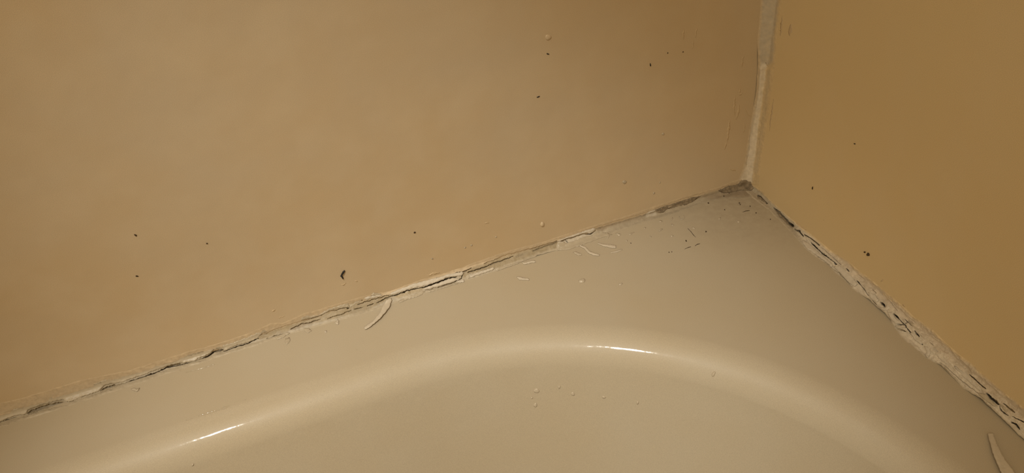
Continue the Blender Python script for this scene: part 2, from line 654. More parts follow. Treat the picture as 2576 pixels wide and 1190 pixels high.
# ---- seam along the back wall
LEFT_U = [(-60, 1034), (0, 1014), (98, 988), (197, 958), (328, 930), (426, 898), (537, 866), (623, 838), (682, 813), (710, 812), (760, 790),
          (876, 756), (920, 744), (985, 730), (1041, 709), (1122, 686), (1190, 662), (1263, 635), (1354, 610), (1402, 596),
          (1497, 565), (1552, 549), (1626, 525), (1738, 488), (1804, 470), (1850, 453), (1886, 440)]
LEFT_L = [(-60, 1094), (0, 1076), (70, 1054), (167, 1025), (252, 996), (328, 973), (423, 940), (541, 902), (649, 868),
          (731, 840), (853, 806), (924, 787), (1001, 760), (1061, 742), (1142, 716), (1235, 686), (1293, 664), (1379, 634),
          (1400, 630), (1500, 604), (1560, 580), (1626, 558), (1690, 540), (1763, 512), (1819, 500), (1880, 500)]
LEFT_CRACKS = [
    ([(-60, 1084), (0, 1065), (20, 1056), (70, 1044)], 4, 1.6),
    ([(70, 1040), (111, 1023), (167, 1012)], 8, 1.2),
    ([(70, 1046), (111, 1031), (167, 1016), (226, 996), (252, 986)], 2.5, 2.0),
    ([(254, 983), (270, 974), (290, 969)], 7, 1.3),
    ([(252, 987), (288, 974), (328, 960), (393, 937), (423, 924), (470, 914)], 4, 2.0),
    ([(420, 923), (455, 915)], 7, 1.2),
    ([(470, 915), (492, 911), (510, 903), (530, 892), (541, 884)], 6, 2.2),
    ([(535, 885), (562, 880)], 9, 1.5),
    ([(564, 884), (590, 874), (613, 867), (649, 852)], 3.5, 2.0),
    ([(646, 848), (693, 829), (756, 809), (782, 802), (829, 783), (876, 773)], 2.6, 1.8),
    ([(672, 852), (700, 843), (712, 839)], 3, 1.2),
    ([(731, 828), (756, 816), (782, 811), (806, 803)], 3, 1.0),
    ([(824, 802), (853, 792), (885, 780)], 1.8, 1.0),
    ([(874, 777), (879, 775)], 4, 2.4),
    ([(891, 778), (912, 773)], 1.2, 1.4), ([(925, 769), (940, 764)], 1.8, 1.7), ([(948, 761), (978, 747)], 1.4, 1.6),
    ([(1062, 724), (1076, 719), (1092, 714), (1107, 708.5), (1127, 700), (1150, 697)], 3.2, 2.6),
    ([(898, 766), (925, 757), (947, 752), (978, 742)], 2.0, 1.2),
    ([(978, 746), (1000, 741), (1026, 731), (1064, 722)], 2.6, 2.0),
    ([(1012, 737), (1026, 730)], 4, 2.4),
    ([(1122, 694), (1150, 686), (1170, 682), (1187, 674)], 2.0, 1.4),
    ([(1165, 686), (1160, 700), (1142, 710), (1102, 723)], 1.8, 1.6),
    ([(1176, 685), (1195, 679), (1228, 670), (1238, 664), (1263, 655), (1290, 645)], 2.2, 1.6),
    ([(1218, 664), (1232, 658), (1243, 656)], 2.4, 1.0),
    ([(1243, 654), (1263, 645), (1303, 634), (1354, 620), (1402, 606)], 2.0, 1.9),
    ([(1340, 631), (1365, 622), (1390, 613), (1402, 609)], 1.8, 1.0),
    ([(1411, 606), (1421, 602)], 4, 2.6), ([(1420, 598), (1424, 606), (1430, 611)], 1.6, 1.6),
    ([(1421, 602), (1441, 598), (1466, 588), (1486, 589), (1497, 580)], 1.8, 1.6),
    ([(1463, 588), (1469, 586)], 3.2, 2.2), ([(1436, 599), (1442, 597)], 2.4, 2.0),
    ([(1448, 609), (1456, 613), (1459, 607)], 1.5, 0.7),
    ([(1497, 573), (1552, 557), (1612, 540), (1630, 533)], 2.6, 2.5),
    ([(1612, 541), (1616, 539)], 4, 2.0),
    ([(1649, 526), (1700, 509), (1738, 496), (1770, 487)], 3.0, 2.5),
    ([(1700, 509), (1716, 504)], 5, 1.8),
    ([(1804, 478), (1829, 469), (1859, 463)], 2.6, 2.4),
]


def left_h(X, Y, E):
    calm = 1 - 0.55 * sstep(640, 700, X) * sstep(990, 960, X)
    h = 0.30 * fbm(X, Y, 26, 11) + 0.16 * fbm(X, Y, 7, 12)
    # lips of the torn fillet
    h = (h + 0.5 * np.clip(fbm(X * 0.35 + Y, Y * 1.4, 16, 13), 0, 1)) * calm
    seam = 466 + (1884 - X) * 0.3137
    h = h * np.clip(1 - (seam - Y) / 26.0, 0.12, 1)      # the film thins out up the wall
    h = np.maximum(h + 0.06, -0.03)
    h = h + grooves(X, Y, LEFT_CRACKS)
    # old mid section where clear silicone is left as a smooth band
    k = sstep(1180, 1250, X) * (1 - sstep(1395, 1410, X))
    h = h * (1 - 0.35 * k)
    flat = sstep(1500, 1560, X)
    h = np.where(h > -0.4, h * (1 - 0.65 * flat), h)
    return h


def left_t(X, Y, E):
    T = np.empty(X.shape + (3,))
    t = (sstep(970, 1010, X) * sstep(1560, 1490, X))[..., None]
    T[:] = (C_TUB * 0.88) * (1 - t) + C_FILM * t
    T *= (1 + 0.05 * fbm(X, Y, 30, 21))[..., None]
    seam = 466 + (1884 - X) * 0.3137
    up = (seam - Y)
    k = sstep(4, 14, up)[..., None]
    T = T * (1 - k) + (0.45 * C_WALL + 0.55 * np.array((0.53, 0.435, 0.315))) * k
    # hollow pockets under the film on the left stretch
    for poly in ([(70, 1033), (111, 1016), (161, 1005), (167, 1014), (111, 1030), (72, 1044)],
                 [(254, 979), (279, 966), (311, 963), (288, 976), (254, 988)],
                 [(418, 921), (455, 913), (470, 913), (423, 927)],
                 [(498, 904), (528, 889), (537, 878), (562, 877), (564, 884), (541, 890), (505, 908)]):
        paint(T, X, Y, poly, C_OLIVE * 0.9, 2, 0.85)
    paint(T, X, Y, [(646, 846), (693, 828), (756, 809), (829, 783), (876, 772), (880, 790), (853, 800), (782, 815), (712, 838), (650, 856)],
          C_OLIVE * 1.12, 3, 1.0)
    paint(T, X, Y, [(728, 830), (760, 813), (800, 806), (775, 817), (740, 830)], C_MOULD * 1.9, 4, 0.7)
    paint(T, X, Y, [(878, 762), (914, 752), (978, 741), (990, 741), (978, 752), (924, 781), (880, 794)], C_OLIVE * 1.06, 2.5, 1.0)
    paint(T, X, Y, [(990, 744), (1022, 733), (1066, 724), (1060, 732), (1000, 750)], C_OLIVE * 1.3, 2.5, 0.9)
    paint(T, X, Y, [(1163, 686), (1187, 671), (1218, 663), (1243, 653), (1263, 640), (1303, 632), (1354, 617), (1401, 603),
                    (1403, 612), (1400, 625), (1379, 631), (1341, 647), (1293, 661), (1243, 676), (1177, 690), (1165, 702)],
          C_OLIVE * 1.08, 2.0, 0.95, 2)
    paint(T, X, Y, [(1335, 628), (1401, 606), (1400, 614), (1345, 632)], C_OLIVE * 0.72, 3, 0.7)
    paint(T, X, Y, [(1300, 646), (1313, 640)], C_OLIVE * 0.6, 2, 0.6, line=3)
    paint(T, X, Y, [(1402, 606), (1440, 592), (1497, 574), (1497, 582), (1486, 592), (1500, 604), (1440, 625), (1402, 628)], C_CAULK * 1.05, 2, 0.9)
    paint(T, X, Y, [(1497, 574), (1552, 558), (1612, 541), (1628, 534), (1612, 552), (1590, 556), (1552, 564), (1505, 584)], C_MOULD * 2.4, 3, 0.75)
    paint(T, X, Y, [(1500, 574), (1560, 556), (1612, 540)], C_MOULD, 1.5, 0.8, line=2.0)
    paint(T, X, Y, [(1612, 541), (1628, 534), (1630, 537), (1618, 546)], C_MOULD * 1.4, 3, 0.8)
    paint(T, X, Y, [(1530, 566), (1640, 530), (1760, 490), (1890, 470), (1890, 505), (1760, 525), (1640, 565), (1560, 590)], np.array((0.345, 0.285, 0.205)), 10, 0.7, 8)
    paint(T, X, Y, [(1628, 534), (1648, 526), (1652, 540), (1622, 548)], C_CAULK * 0.95, 2, 0.9)
    paint(T, X, Y, [(1740, 497), (1804, 478), (1819, 484), (1760, 506)], C_FILM * 0.8, 3, 0.8)
    paint(T, X, Y, [(1650, 526), (1700, 509), (1740, 495)], C_MOULD * 0.6, 1.5, 0.8, line=2.2)
    paint(T, X, Y, [(1764, 492), (1819, 482), (1842, 478), (1880, 478), (1886, 500), (1790, 512)], C_MOULD * 2.0, 7, 0.75)
    paint(T, X, Y, [(1806, 479), (1829, 470), (1860, 464), (1866, 476), (1842, 482), (1819, 485)], C_MOULD * 1.2, 3, 0.85)
    crack_dark(T, X, Y, LEFT_CRACKS, C_MOULD * 0.55)
    # edges melt into wall paint and enamel
    k = sstep(16, 0, E)[..., None] * sstep(2, 12, up)[..., None]
    T = T * (1 - k) + C_WALL * k
    k = sstep(9, 0, E)[..., None] * sstep(2, -6, up)[..., None]
    soil = (1 - 0.22 * sstep(1540, 1700, X))[..., None]
    return T * (1 - k) + C_TUB * soil * k


back_bead = empty('caulk_bead', (0.21, 0.002, 0.0))
tag(back_bead, 'cracked flaking caulk along the seam of long back wall and tub ledge', 'caulk')
eL = (np.array((0.0, 1057.0)) - np.array(CORNER))
bead('bead', CORNER, eL, LEFT_U, LEFT_L, -2, 2040, 0.9, 72, left_h, left_t, back_bead)

# ---- seam along the right wall
RIGHT_U = [(1892, 462), (1915, 478), (1945, 508), (1985, 545), (2010, 566), (2045, 592), (2085, 626), (2135, 655), (2163, 682),
           (2201, 709), (2237, 740), (2272, 770), (2302, 797), (2340, 822), (2370, 853), (2416, 893), (2445, 914),
           (2488, 953), (2527, 986), (2576, 1023), (2660, 1090)]
RIGHT_L = [(1872, 480), (1895, 500), (1915, 515), (1950, 545), (1980, 575), (2005, 602), (2022, 622), (2042, 640), (2080, 666), (2097, 684),
           (2126, 706), (2143, 726), (2184, 752), (2206, 772), (2226, 786), (2240, 806), (2250, 826), (2265, 848),
           (2297, 873), (2330, 902), (2366, 918), (2392, 944), (2422, 976), (2465, 1000), (2494, 1028), (2527, 1058),
           (2553, 1085), (2576, 1106), (2660, 1180)]
RIGHT_CRACKS = [
    ([(1906, 492), (1918, 501), (1931, 513)], 4, 1.2),
    ([(1947, 523), (1963, 538), (1986, 561), (1996, 570)], 5, 1.3),
    ([(1986, 561), (1997, 568)], 5, 2.2),
    ([(1999, 576), (2005, 580), (2010, 580), (2014, 586), (2022, 594)], 2.6, 2.2),
    ([(2024, 589), (2039, 599), (2062, 618)], 1.8, 1.8),
    ([(2041, 612), (2054, 624), (2072, 639), (2090, 652), (2100, 661)], 2.6, 2.4), ([(2048, 617), (2060, 627)], 4, 1.4),
    ([(2099, 661), (2105, 664)], 5.5, 3.0),
    ([(2066, 622), (2090, 642), (2117, 667)], 1.2, 0.6),
    ([(2056, 649), (2064, 641)], 1.2, 0.8),
    ([(2130, 675), (2137, 683)], 2.6, 1.8),
    ([(2078, 660), (2090, 673), (2110, 686), (2128, 704), (2143, 722)], 1.8, 1.2),
    ([(2156, 707), (2165, 718)], 3.0, 2.4), ([(2165, 718), (2176, 731), (2186, 745)], 1.6, 1.5),
    ([(2196, 727), (2204, 738), (2200, 741)], 1.6, 0.9), ([(2194, 755), (2206, 766)], 1.8, 1.2),
    ([(2216, 761), (2226, 771)], 4.5, 3.0),
    ([(2250, 790), (2262, 802)], 4.0, 2.6), ([(2262, 802), (2274, 815), (2287, 832), (2300, 850), (2311, 860)], 2.2, 2.2),
    ([(2278, 805), (2283, 812), (2274, 817), (2257, 818)], 2.0, 2.0), ([(2283, 809), (2298, 822), (2310, 830)], 1.6, 1.2),
    ([(2257, 826), (2268, 831), (2280, 834)], 2.2, 1.8),
    ([(2302, 832), (2306, 839), (2313, 847)], 3.2, 2.6), ([(2311, 860), (2322, 868)], 1.6, 1.4),
    ([(2340, 862), (2348, 868)], 1.4, 0.8), ([(2353, 879), (2361, 886)], 2.0, 1.2),
    ([(2220, 738), (2240, 760), (2258, 782)], 1.0, 0.5), ([(2228, 740), (2250, 766)], 1.0, 0.5),
    ([(2366, 912), (2392, 934), (2425, 962), (2460, 990)], 1.2, 0.8),
    ([(2404, 923), (2416, 934), (2430, 946)], 4.2, 3.0),
    ([(2440, 943), (2460, 961), (2481, 979)], 2.4, 2.4),
    ([(2484, 991), (2498, 1004), (2513, 1017)], 6.5, 3.0),
    ([(2514, 1020), (2520, 1034), (2537, 1046)], 2.0, 1.8), ([(2525, 1015), (2538, 1027), (2555, 1039)], 3.0, 2.6),
    ([(2548, 1049), (2562, 1055), (2580, 1064), (2620, 1095)], 2.2, 2.0), ([(2543, 1062), (2556, 1068), (2566, 1080)], 4.0, 2.2),
    ([(2600, 1105), (2640, 1140)], 3.0, 2.0),
]


def right_h(X, Y, E):
    k = sstep(2000, 2060, X)
    s = (X - 1884) * 0.75 + (Y - 466) * 0.66
    q = -(X - 1884) * 0.66 + (Y - 466) * 0.75
    h = (0.22 + 0.25 * k) * fbm(s * 0.45, q, 12, 61) + 0.24 * fbm(s * 0.8, q, 5, 62) + 0.10 * fbm(s, q, 2.5, 64)
    h = h + k * 0.7 * np.clip(fbm(s * 0.3, q * 1.3, 11, 63), -0.2, 1)
    # thin film on the wall, thick crumbly bead below
    h = h + 0.5 * k * sstep(10, 26, E)
    return np.maximum(h + 0.06, -0.03) + grooves(X, Y, RIGHT_CRACKS, 1.8, 71)


def right_t(X, Y, E):
    T = np.empty(X.shape + (3,))
    k = sstep(1990, 2040, X)[..., None]
    T[:] = (C_FILM * 0.86) * (1 - k) + C_CAULK * 1.12 * k
    q = -(X - 1884) * 0.66 + (Y - 466) * 0.75
    s = (X - 1884) * 0.75 + (Y - 466) * 0.66
    film = (sstep(6, -14, q) * sstep(1960, 2060, X))[..., None]
    T = T * (1 - film) + np.array((0.56, 0.475, 0.365)) * film
    T *= (1 + 0.10 * fbm(s * 0.4, q, 9, 81) + 0.05 * fbm(X, Y, 4, 82))[..., None]
    paint(T, X, Y, [(1872, 470), (1905, 486), (1950, 540), (1990, 580), (1950, 560), (1890, 510)], C_MOULD * 2.8, 7, 0.55)
    paint(T, X, Y, [(1905, 491), (1914, 494), (1932, 513), (1921, 509), (1906, 498)], C_MOULD * 0.9, 2, 0.95)
    paint(T, X, Y, [(1946, 522), (1966, 539), (1987, 561), (1998, 568), (1994, 575), (1980, 564), (1960, 545)], C_MOULD * 1.2, 2.5, 0.9)
    paint(T, X, Y, [(1984, 559), (1998, 570)], C_BLACK, 1.5, 0.9, line=2.5)
    for pts in ([(1999, 576), (2014, 586), (2022, 594)], [(2041, 612), (2072, 639), (2104, 664)], [(2024, 589), (2062, 618)]):
        paint(T, X, Y, pts, C_BLACK * 1.3, 1.0, 0.8, 2, line=1.2)
    for pts in ([(2250, 790), (2262, 802)], [(2216, 761), (2226, 771)], [(2484, 991), (2513, 1017)], [(2404, 923), (2430, 946)]):
        paint(T, X, Y, pts, C_MOULD * 0.8, 2.0, 0.75, 2, line=2.0)
    crack_dark(T, X, Y, RIGHT_CRACKS, C_BLACK * 1.2, 71)
    k = (sstep(9, 0, E) * sstep(0, -8, q))[..., None]
    T = T * (1 - k) + C_RWALL * k
    k = (sstep(6, 0, E) * sstep(0, 8, q))[..., None]
    return T * (1 - k) + C_TUB * k


right_bead = empty('caulk_bead', (0.002, 0.11, 0.0))
tag(right_bead, 'crumbling caulk full of dark slits along the right wall and tub ledge', 'caulk')
bead('bead', CORNER, (0.751, 0.660), RIGHT_U, RIGHT_L, 4, 1010, 0.8, 96, right_h, right_t, right_bead)

# ---- upright seam between the two walls
VERT_L = [(1846, 474), (1852, 458), (1866, 430), (1872, 405), (1880, 350), (1888, 310), (1896, 270), (1903, 230), (1906, 160), (1906, 105), (1914, 0), (1950, -420)]
VERT_R = [(1908, 474), (1910, 458), (1914, 420), (1926, 336), (1935, 280), (1944, 210), (1950, 160), (1956, 84), (1968, 0), (2012, -420)]


def vert_h(X, Y, E):
    ax = 1884 + (466 - Y) * 0.1137
    h = 0.16 * fbm(X, Y * 0.2, 8, 91) + 0.10 * fbm(X, Y * 0.6, 5, 92)
    # rounded ridge of the newer bead in the lower half
    core = np.interp(Y, [-400, 158, 172, 300, 460], [0.0, 0.0, 1.1, 0.9, 0.5]) * np.exp(-((X - ax + 2) / 9.0) ** 2)
    # ragged sunken channel above it
    up = sstep(165, 150, Y) * (-0.5 + 0.5 * fbm(X, Y, 18, 93)) * np.exp(-((X - ax) / 16.0) ** 2)
    g = grooves(X, Y, [([(1895, 262), (1902, 256), (1904, 268), (1896, 272)], 1.5, 0.5), ([(1888, 330), (1884, 380), (1876, 420)], 1.2, 0.5),
                       ([(1916, 300), (1908, 370)], 1.0, 0.4), ([(1926, 158), (1932, 166)], 2.0, 0.7)], 1.5, 95)
    return np.maximum(h + core + up + 0.10, -0.02) + g


def vert_t(X, Y, E):
    T = np.empty(X.shape + (3,))
    k = sstep(-3, 8, X - (1884 + (466 - Y) * 0.1137))[..., None]
    T[:] = C_WALL * (1 - k) + C_RWALL * 0.96 * k
    base = T.copy()
    T = T * (1 + 0.04 * fbm(X, Y, 20, 101))[..., None]
    paint(T, X, Y, [(1915, -420), (2000, -420), (1958, 0), (1950, 84), (1946, 155), (1930, 168), (1909, 165), (1909, 105), (1916, 0)],
          C_CAULK * 0.9, 6, 0.9, 5)
    paint(T, X, Y, [(1909, 166), (1928, 160), (1924, 210), (1915, 273), (1907, 336), (1897, 420), (1894, 458), (1852, 460), (1868, 425),
                    (1884, 345), (1897, 273), (1906, 230)], C_CAULK * 1.3, 4, 0.95, 3)
    paint(T, X, Y, [(1896, 270), (1886, 330), (1872, 410)], C_CAULK * 0.78, 3, 0.6, line=5)
    paint(T, X, Y, [(1935, 180), (1925, 270), (1914, 340), (1902, 430)], C_FILM * 0.95, 5, 0.5, line=5)
    k = sstep(9, 0, E)[..., None]
    return T * (1 - k) + base * k


upright_bead = empty('caulk_bead', (0.002, 0.002, 0.01))
tag(upright_bead, 'whitish upright caulk line in the corner between the two walls', 'caulk')
bead('bead', CORNER, (0.1129, -0.9936), VERT_L, VERT_R, 4, 880, 1.0, 60, vert_h, vert_t, upright_bead, soft=11)


# ---- the same three seams carried on past the close-up, along the rest of the tub and up the corner
def run_on(axis, start, stop, a, b, size, tint, parent):
    n = max(8, int((stop - start) / 0.004))
    ts = np.linspace(start, stop, n)
    V = []
    for i, t in enumerate(ts):
        for k in range(7):
            f = k / 6
            sag = 0.75 - 0.22 * math.sin(math.pi * f)
            j = 0.12 * float(vnoise(i * 0.45, k * 0.8, 7 + axis))
            p = [0.0, 0.0, 0.0]
            p[axis] = t
            c, d = math.cos(f * math.pi / 2), math.sin(f * math.pi / 2)
            p[a] = size * (c + 0.04) * (sag + j if 0 < k < 6 else 1.0)
            p[b] = size * (d + 0.04) * (sag + j if 0 < k < 6 else 1.0)
            V.append(p)
    Fc = [(i * 7 + k, i * 7 + k + 1, (i + 1) * 7 + k + 1, (i + 1) * 7 + k) for i in range(n - 1) for k in range(6)]
    return make_mesh('bead', V, Fc, MAT['bead'], parent, tint=np.tile(np.array(tint), (len(V), 1)))


run_on(0, float(hit(-55., 466 + 1939 * 0.3137)[0][0]), TX, 1, 2, 3.4 * MM, C_FILM, back_bead)
run_on(1, float(hit(2635., 1127.)[0][1]), TY, 0, 2, 5.0 * MM, C_CAULK * 1.05, right_bead)
run_on(2, float(hit(1982., -395.)[0][2]), 2.3, 0, 1, 4.5 * MM, C_CAULK * 0.95, upright_bead)


# ------------------------------------------------------------------ thin pieces: flakes, films, crumbs, drops
def dens(pts, step, jag, seed):
    pts = [np.array(p, float) for p in pts]
    out = []
    n = len(pts)
    for i in range(n):
        a, b = pts[i], pts[(i + 1) % n]
        d = b - a
        L = np.linalg.norm(d)
        k = max(1, int(round(L / step)))
        nrm_ = np.array([-d[1], d[0]]) / max(L, 1e-6)
        for j in range(k):
            p = a + d * j / k
            amp = jag if j else jag * 0.4
            out.append(p + nrm_ * amp * float(vnoise(p[0] * 0.37 + seed * 7.1, p[1] * 0.41, seed)))
    return np.array(out)


def piece(name, pts, lift, thick, mat, parent=None, surf=hit, jag=1.0, step=3.0, dome=0.0, rough=0.12, feather=1.2,
          liftfun=None, seed=None, lab=None, grid=None, taper=None):
    """flat-ish solid with traced outline; lift/thick/dome in mm above the surface it lies on"""
    seed = seed if seed is not None else int(abs(pts[0][0] * 3 + pts[0][1] * 7)) % 997
    ol = dens(pts, step, jag, seed)
    gs = grid or max(2.0, step)
    lo, hi = ol.min(0), ol.max(0)
    gx, gy = np.meshgrid(np.arange(lo[0], hi[0] + gs, gs), np.arange(lo[1], hi[1] + gs, gs))
    gx = gx.ravel() + np.random.RandomState(seed).uniform(-.3, .3, gx.size) * gs
    gy = gy.ravel() + np.random.RandomState(seed + 1).uniform(-.3, .3, gy.size) * gs
    sd = poly_sdf(gx, gy, ol.tolist())
    ins = np.stack([gx, gy], -1)[sd > gs * 0.55]
    n = len(ol)
    allp = [Vector(p) for p in ol] + [Vector(p) for p in ins]
    vo, eo, fo, *_ = delaunay_2d_cdt(allp, [(i, (i + 1) % n) for i in range(n)], [], 1, 1e-4)
    v2 = np.array([v[:] for v in vo])
    fo = [f for f in fo]
    # boundary edges of the triangulation
    cnt = {}
    for f in fo:
        for i in range(len(f)):
            a, b = f[i], f[(i + 1) % len(f)]
            cnt[(a, b)] = cnt.get((a, b), 0) + 1
    bd = [(a, b) for (a, b) in cnt if (b, a) not in cnt]
    P, N = surf(v2[:, 0], v2[:, 1])
    sdv = np.clip(seg_dist(v2[:, 0], v2[:, 1], ol, True), 0, None)
    lf = lift if liftfun is None else lift + liftfun(v2[:, 0], v2[:, 1])
    mx = max(sdv.max(), 1e-6)
    prof_ = sstep(0, feather * 2.0, sdv)
    top = lf + thick * (0.78 + 0.22 * prof_) + dome * np.sqrt(np.clip(1 - (1 - np.clip(sdv / mx, 0, 1)) ** 2, 0, 1))
    if taper:   # film thins out up the wall
        up = (466 + (1884 - v2[:, 0]) * 0.3137) - v2[:, 1]
        top = top * np.clip(1 - up / taper, 0.08, 1)
    top = top + rough * fbm(v2[:, 0], v2[:, 1], 8, seed) * prof_
    bot = lf + 0 * top
    Vt = P + N * (top * MM)[:, None]
    Vb_ = P + N * (bot * MM)[:, None]
    m = len(v2)
    V = np.concatenate([Vt, Vb_])
    Fc = []
    f0 = fo[0]
    nn = np.cross(Vt[f0[1]] - Vt[f0[0]], Vt[f0[2]] - Vt[f0[0]])
    flip = nn @ N[f0[0]] < 0
    for f in fo:
        f = list(f)
        Fc.append(f[::-1] if flip else f)
        g = [i + m for i in f]
        Fc.append(g if flip else g[::-1])
    for a, b in bd:
        q = [a, a + m, b + m, b]
        Fc.append(q[::-1] if flip else q)
    c = P.mean(0)
    o = make_mesh(name, V, Fc, MAT[mat], parent, origin=c)
    if lab:
        o['label'] = lab
    return o


def ribbon(pts, w):
    """outline of a stroke through pts with widths w (px)"""
    p = np.array(pts, float)
    t = np.gradient(p, axis=0)
    t /= np.linalg.norm(t, axis=1, keepdims=True)
    nn = np.stack([-t[:, 1], t[:, 0]], -1)
    w = np.broadcast_to(np.array(w, float), (len(p),)) if np.ndim(w) else np.full(len(p), float(w))
    a = p + nn * w[:, None] / 2
    b = p - nn * w[:, None] / 2
    return a.tolist() + b[::-1].tolist()


def wisp(pts, w, seed=0):
    """irregular stroke that thins out at both ends"""
    p = np.array(pts, float)
    acc = np.concatenate([[0], np.cumsum(np.linalg.norm(np.diff(p, axis=0), axis=1))])
    n = max(6, int(acc[-1] / 3))
    t = np.linspace(0, acc[-1], n)
    q = np.stack([np.interp(t, acc, p[:, 0]), np.interp(t, acc, p[:, 1])], -1)
    q += np.stack([vnoise(t * 0.3 + seed, t * 0 + seed), vnoise(t * 0.3, t * 0 + seed + 9)], -1) * 1.2
    wd = np.max(w) * (0.15 + 0.85 * np.sin(np.linspace(0, math.pi, n)) ** 0.8) * (1 + 0.45 * vnoise(t * 0.35, t * 0 + seed * 1.7))
    return ribbon(q, wd)


def oval(x, y, rx, ry, ang=0, n=14, seed=0, irr=0.08):
    out = []
    for k in range(n):
        a = 2 * math.pi * k / n
        r = 1 + irr * math.sin(2 * a + seed) + irr * math.sin(3 * a + seed * 2.3)
        u, v = rx * r * math.cos(a), ry * r * math.sin(a)
        c, s = math.cos(math.radians(ang)), math.sin(math.radians(ang))
        out.append((x + u * c - v * s, y + u * s + v * c))
    return out


# ---- film flakes on the back wall seam, torn along their lower edge
def fl(pts, mat='film', thick=0.5, lift=0.08, jag=1.4, lab=None, parent=back_bead, name='caulk_flake', **kw):
    if thick <= 0.35:
        thick *= 0.6
    return piece(name, pts, lift, thick, mat, parent, jag=jag, lab=lab, **({'taper': 30 if mat == 'film' else None} | kw))


fl([(-40, 1052), (0, 1040), (60, 1022), (100, 1005), (150, 990), (197, 977), (262, 957), (328, 938), (380, 918), (430, 905), (470, 893), (520, 881), (548, 871), (558, 876), (540, 877),
    (528, 888), (514, 896), (498, 901), (492, 909), (472, 912), (462, 914), (456, 912), (423, 919), (410, 925), (393, 930), (360, 943), (328, 953), (311, 961), (292, 963), (279, 965),
    (262, 969), (254, 979), (251, 984), (226, 993), (203, 1000), (177, 1011), (166, 1010), (161, 1004), (138, 1009), (112, 1016), (85, 1025), (70, 1032), (69, 1041), (59, 1044),
    (36, 1046), (20, 1052), (0, 1063), (-40, 1078)], thick=0.75, taper=15)
fl([(560, 868), (590, 860), (623, 848), (650, 836), (660, 838), (650, 848), (649, 851), (613, 864), (590, 870), (577, 877), (566, 883)])
fl([(650, 834), (668, 825), (684, 820), (693, 826), (676, 832), (655, 842)], thick=0.3)
fl([(757, 806), (761, 793), (780, 795), (801, 792), (829, 776), (855, 768), (875, 761), (880, 771), (850, 776), (829, 781), (806, 793), (782, 801)], thick=0.45)
fl([(880, 775), (880, 771), (877, 763), (890, 757), (914, 751), (912, 757), (898, 763)], 'film', thick=0.3)
fl([(916, 750), (925, 746), (962, 741), (958, 744), (935, 751), (922, 755)], 'white', thick=0.4)
fl([(932, 743), (939, 736), (959, 739), (953, 744), (938, 744)], 'clear', thick=0.3, jag=0.6)
fl([(980, 741), (984, 736), (1005, 727), (1041, 713), (1081, 703), (1098, 697), (1100, 706), (1088, 714), (1064, 720), (1043, 724), (1026, 729), (1000, 738), (986, 742)],
   'white', thick=0.7)
# thick pale slab split along its length
fl([(1100, 698), (1122, 691), (1162, 684), (1167, 687), (1161, 694), (1147, 695), (1127, 698), (1107, 706), (1092, 712), (1090, 709)], 'white', thick=0.9)
fl([(1066, 726), (1074, 722), (1092, 716), (1107, 711), (1127, 702), (1147, 700), (1158, 701), (1150, 706), (1142, 709), (1120, 716), (1102, 722), (1080, 728), (1068, 730)], 'white', thick=1.1)
fl([(1150, 706), (1166, 703), (1168, 710), (1152, 712)], 'white', thick=0.4)
fl([(1177, 690), (1183, 694), (1178, 701), (1188, 698), (1210, 690), (1236, 681), (1244, 675), (1240, 673), (1215, 681), (1192, 690), (1186, 693)], 'white', thick=0.7, step=2.2)
fl([(1002, 758), (1030, 744), (1062, 731), (1070, 733), (1061, 742), (1030, 752), (1004, 762)], 'film', thick=0.3)
fl([(1070, 732), (1105, 724), (1142, 712), (1152, 714), (1120, 723), (1080, 736)], 'film', thick=0.25)
fl([(1240, 676), (1290, 664), (1320, 655), (1330, 652), (1296, 666), (1250, 682)], 'film', thick=0.25)
fl([(1402, 608), (1412, 601), (1433, 593), (1471, 580), (1495, 573), (1497, 579), (1484, 588), (1466, 586), (1441, 596), (1424, 599), (1412, 605)], 'white', thick=0.8)
fl([(1403, 613), (1418, 607), (1422, 612), (1444, 606), (1470, 596), (1486, 593), (1496, 586), (1520, 585), (1540, 590), (1500, 603), (1460, 618), (1430, 628), (1402, 630)],
   'film', thick=0.35, lift=0.05)
fl([(1630, 533), (1647, 528), (1648, 530), (1632, 536)], 'white', thick=0.6, jag=0.4)
# lips on the deck side
fl([(690, 848), (720, 836), (730, 838), (712, 850), (698, 855)], 'film', thick=0.25)
fl([(765, 826), (776, 826), (785, 833), (775, 838), (766, 834)], 'film', thick=0.3)
fl([(718, 852), (728, 849), (730, 858), (722, 868), (717, 862)], 'film', thick=0.25)
fl([(843, 812), (850, 804), (853, 808), (851, 817), (845, 816)], 'strip', thick=0.4)
fl([(816, 833), (822, 832), (822, 837), (817, 837)], 'strip', thick=0.3, jag=0.5)
# smears of caulk wiped along the wall above the seam
for pts, w in (([(858, 716), (864, 716), (870, 712)], [2, 3, 2]), ([(893, 707), (899, 706)], [2.5, 2.5]),
               ([(683, 783), (693, 779)], [3, 4]), ([(1075, 693), (1100, 686), (1106, 687)], [2, 5, 3]), ([(1218, 562), (1224, 559), (1230, 562)], [2, 3, 2]),
               ([(700, 800), (716, 795)], [2, 2])):
    piece('caulk_smear', wisp(pts, w, pts[0][0] % 13), 0.0, 0.06, 'smear', back_bead, jag=0.5, rough=0.04, step=2)
# mould on the back seam
piece('mould_patch', [(1649, 527), (1670, 519), (1700, 510), (1738, 497), (1763, 493), (1745, 506), (1728, 515), (1700, 522), (1678, 527), (1668, 535), (1656, 536), (1650, 532)],
      0.02, 0.14, 'mould', back_bead, jag=1.0, lab='dark grey mould patch')

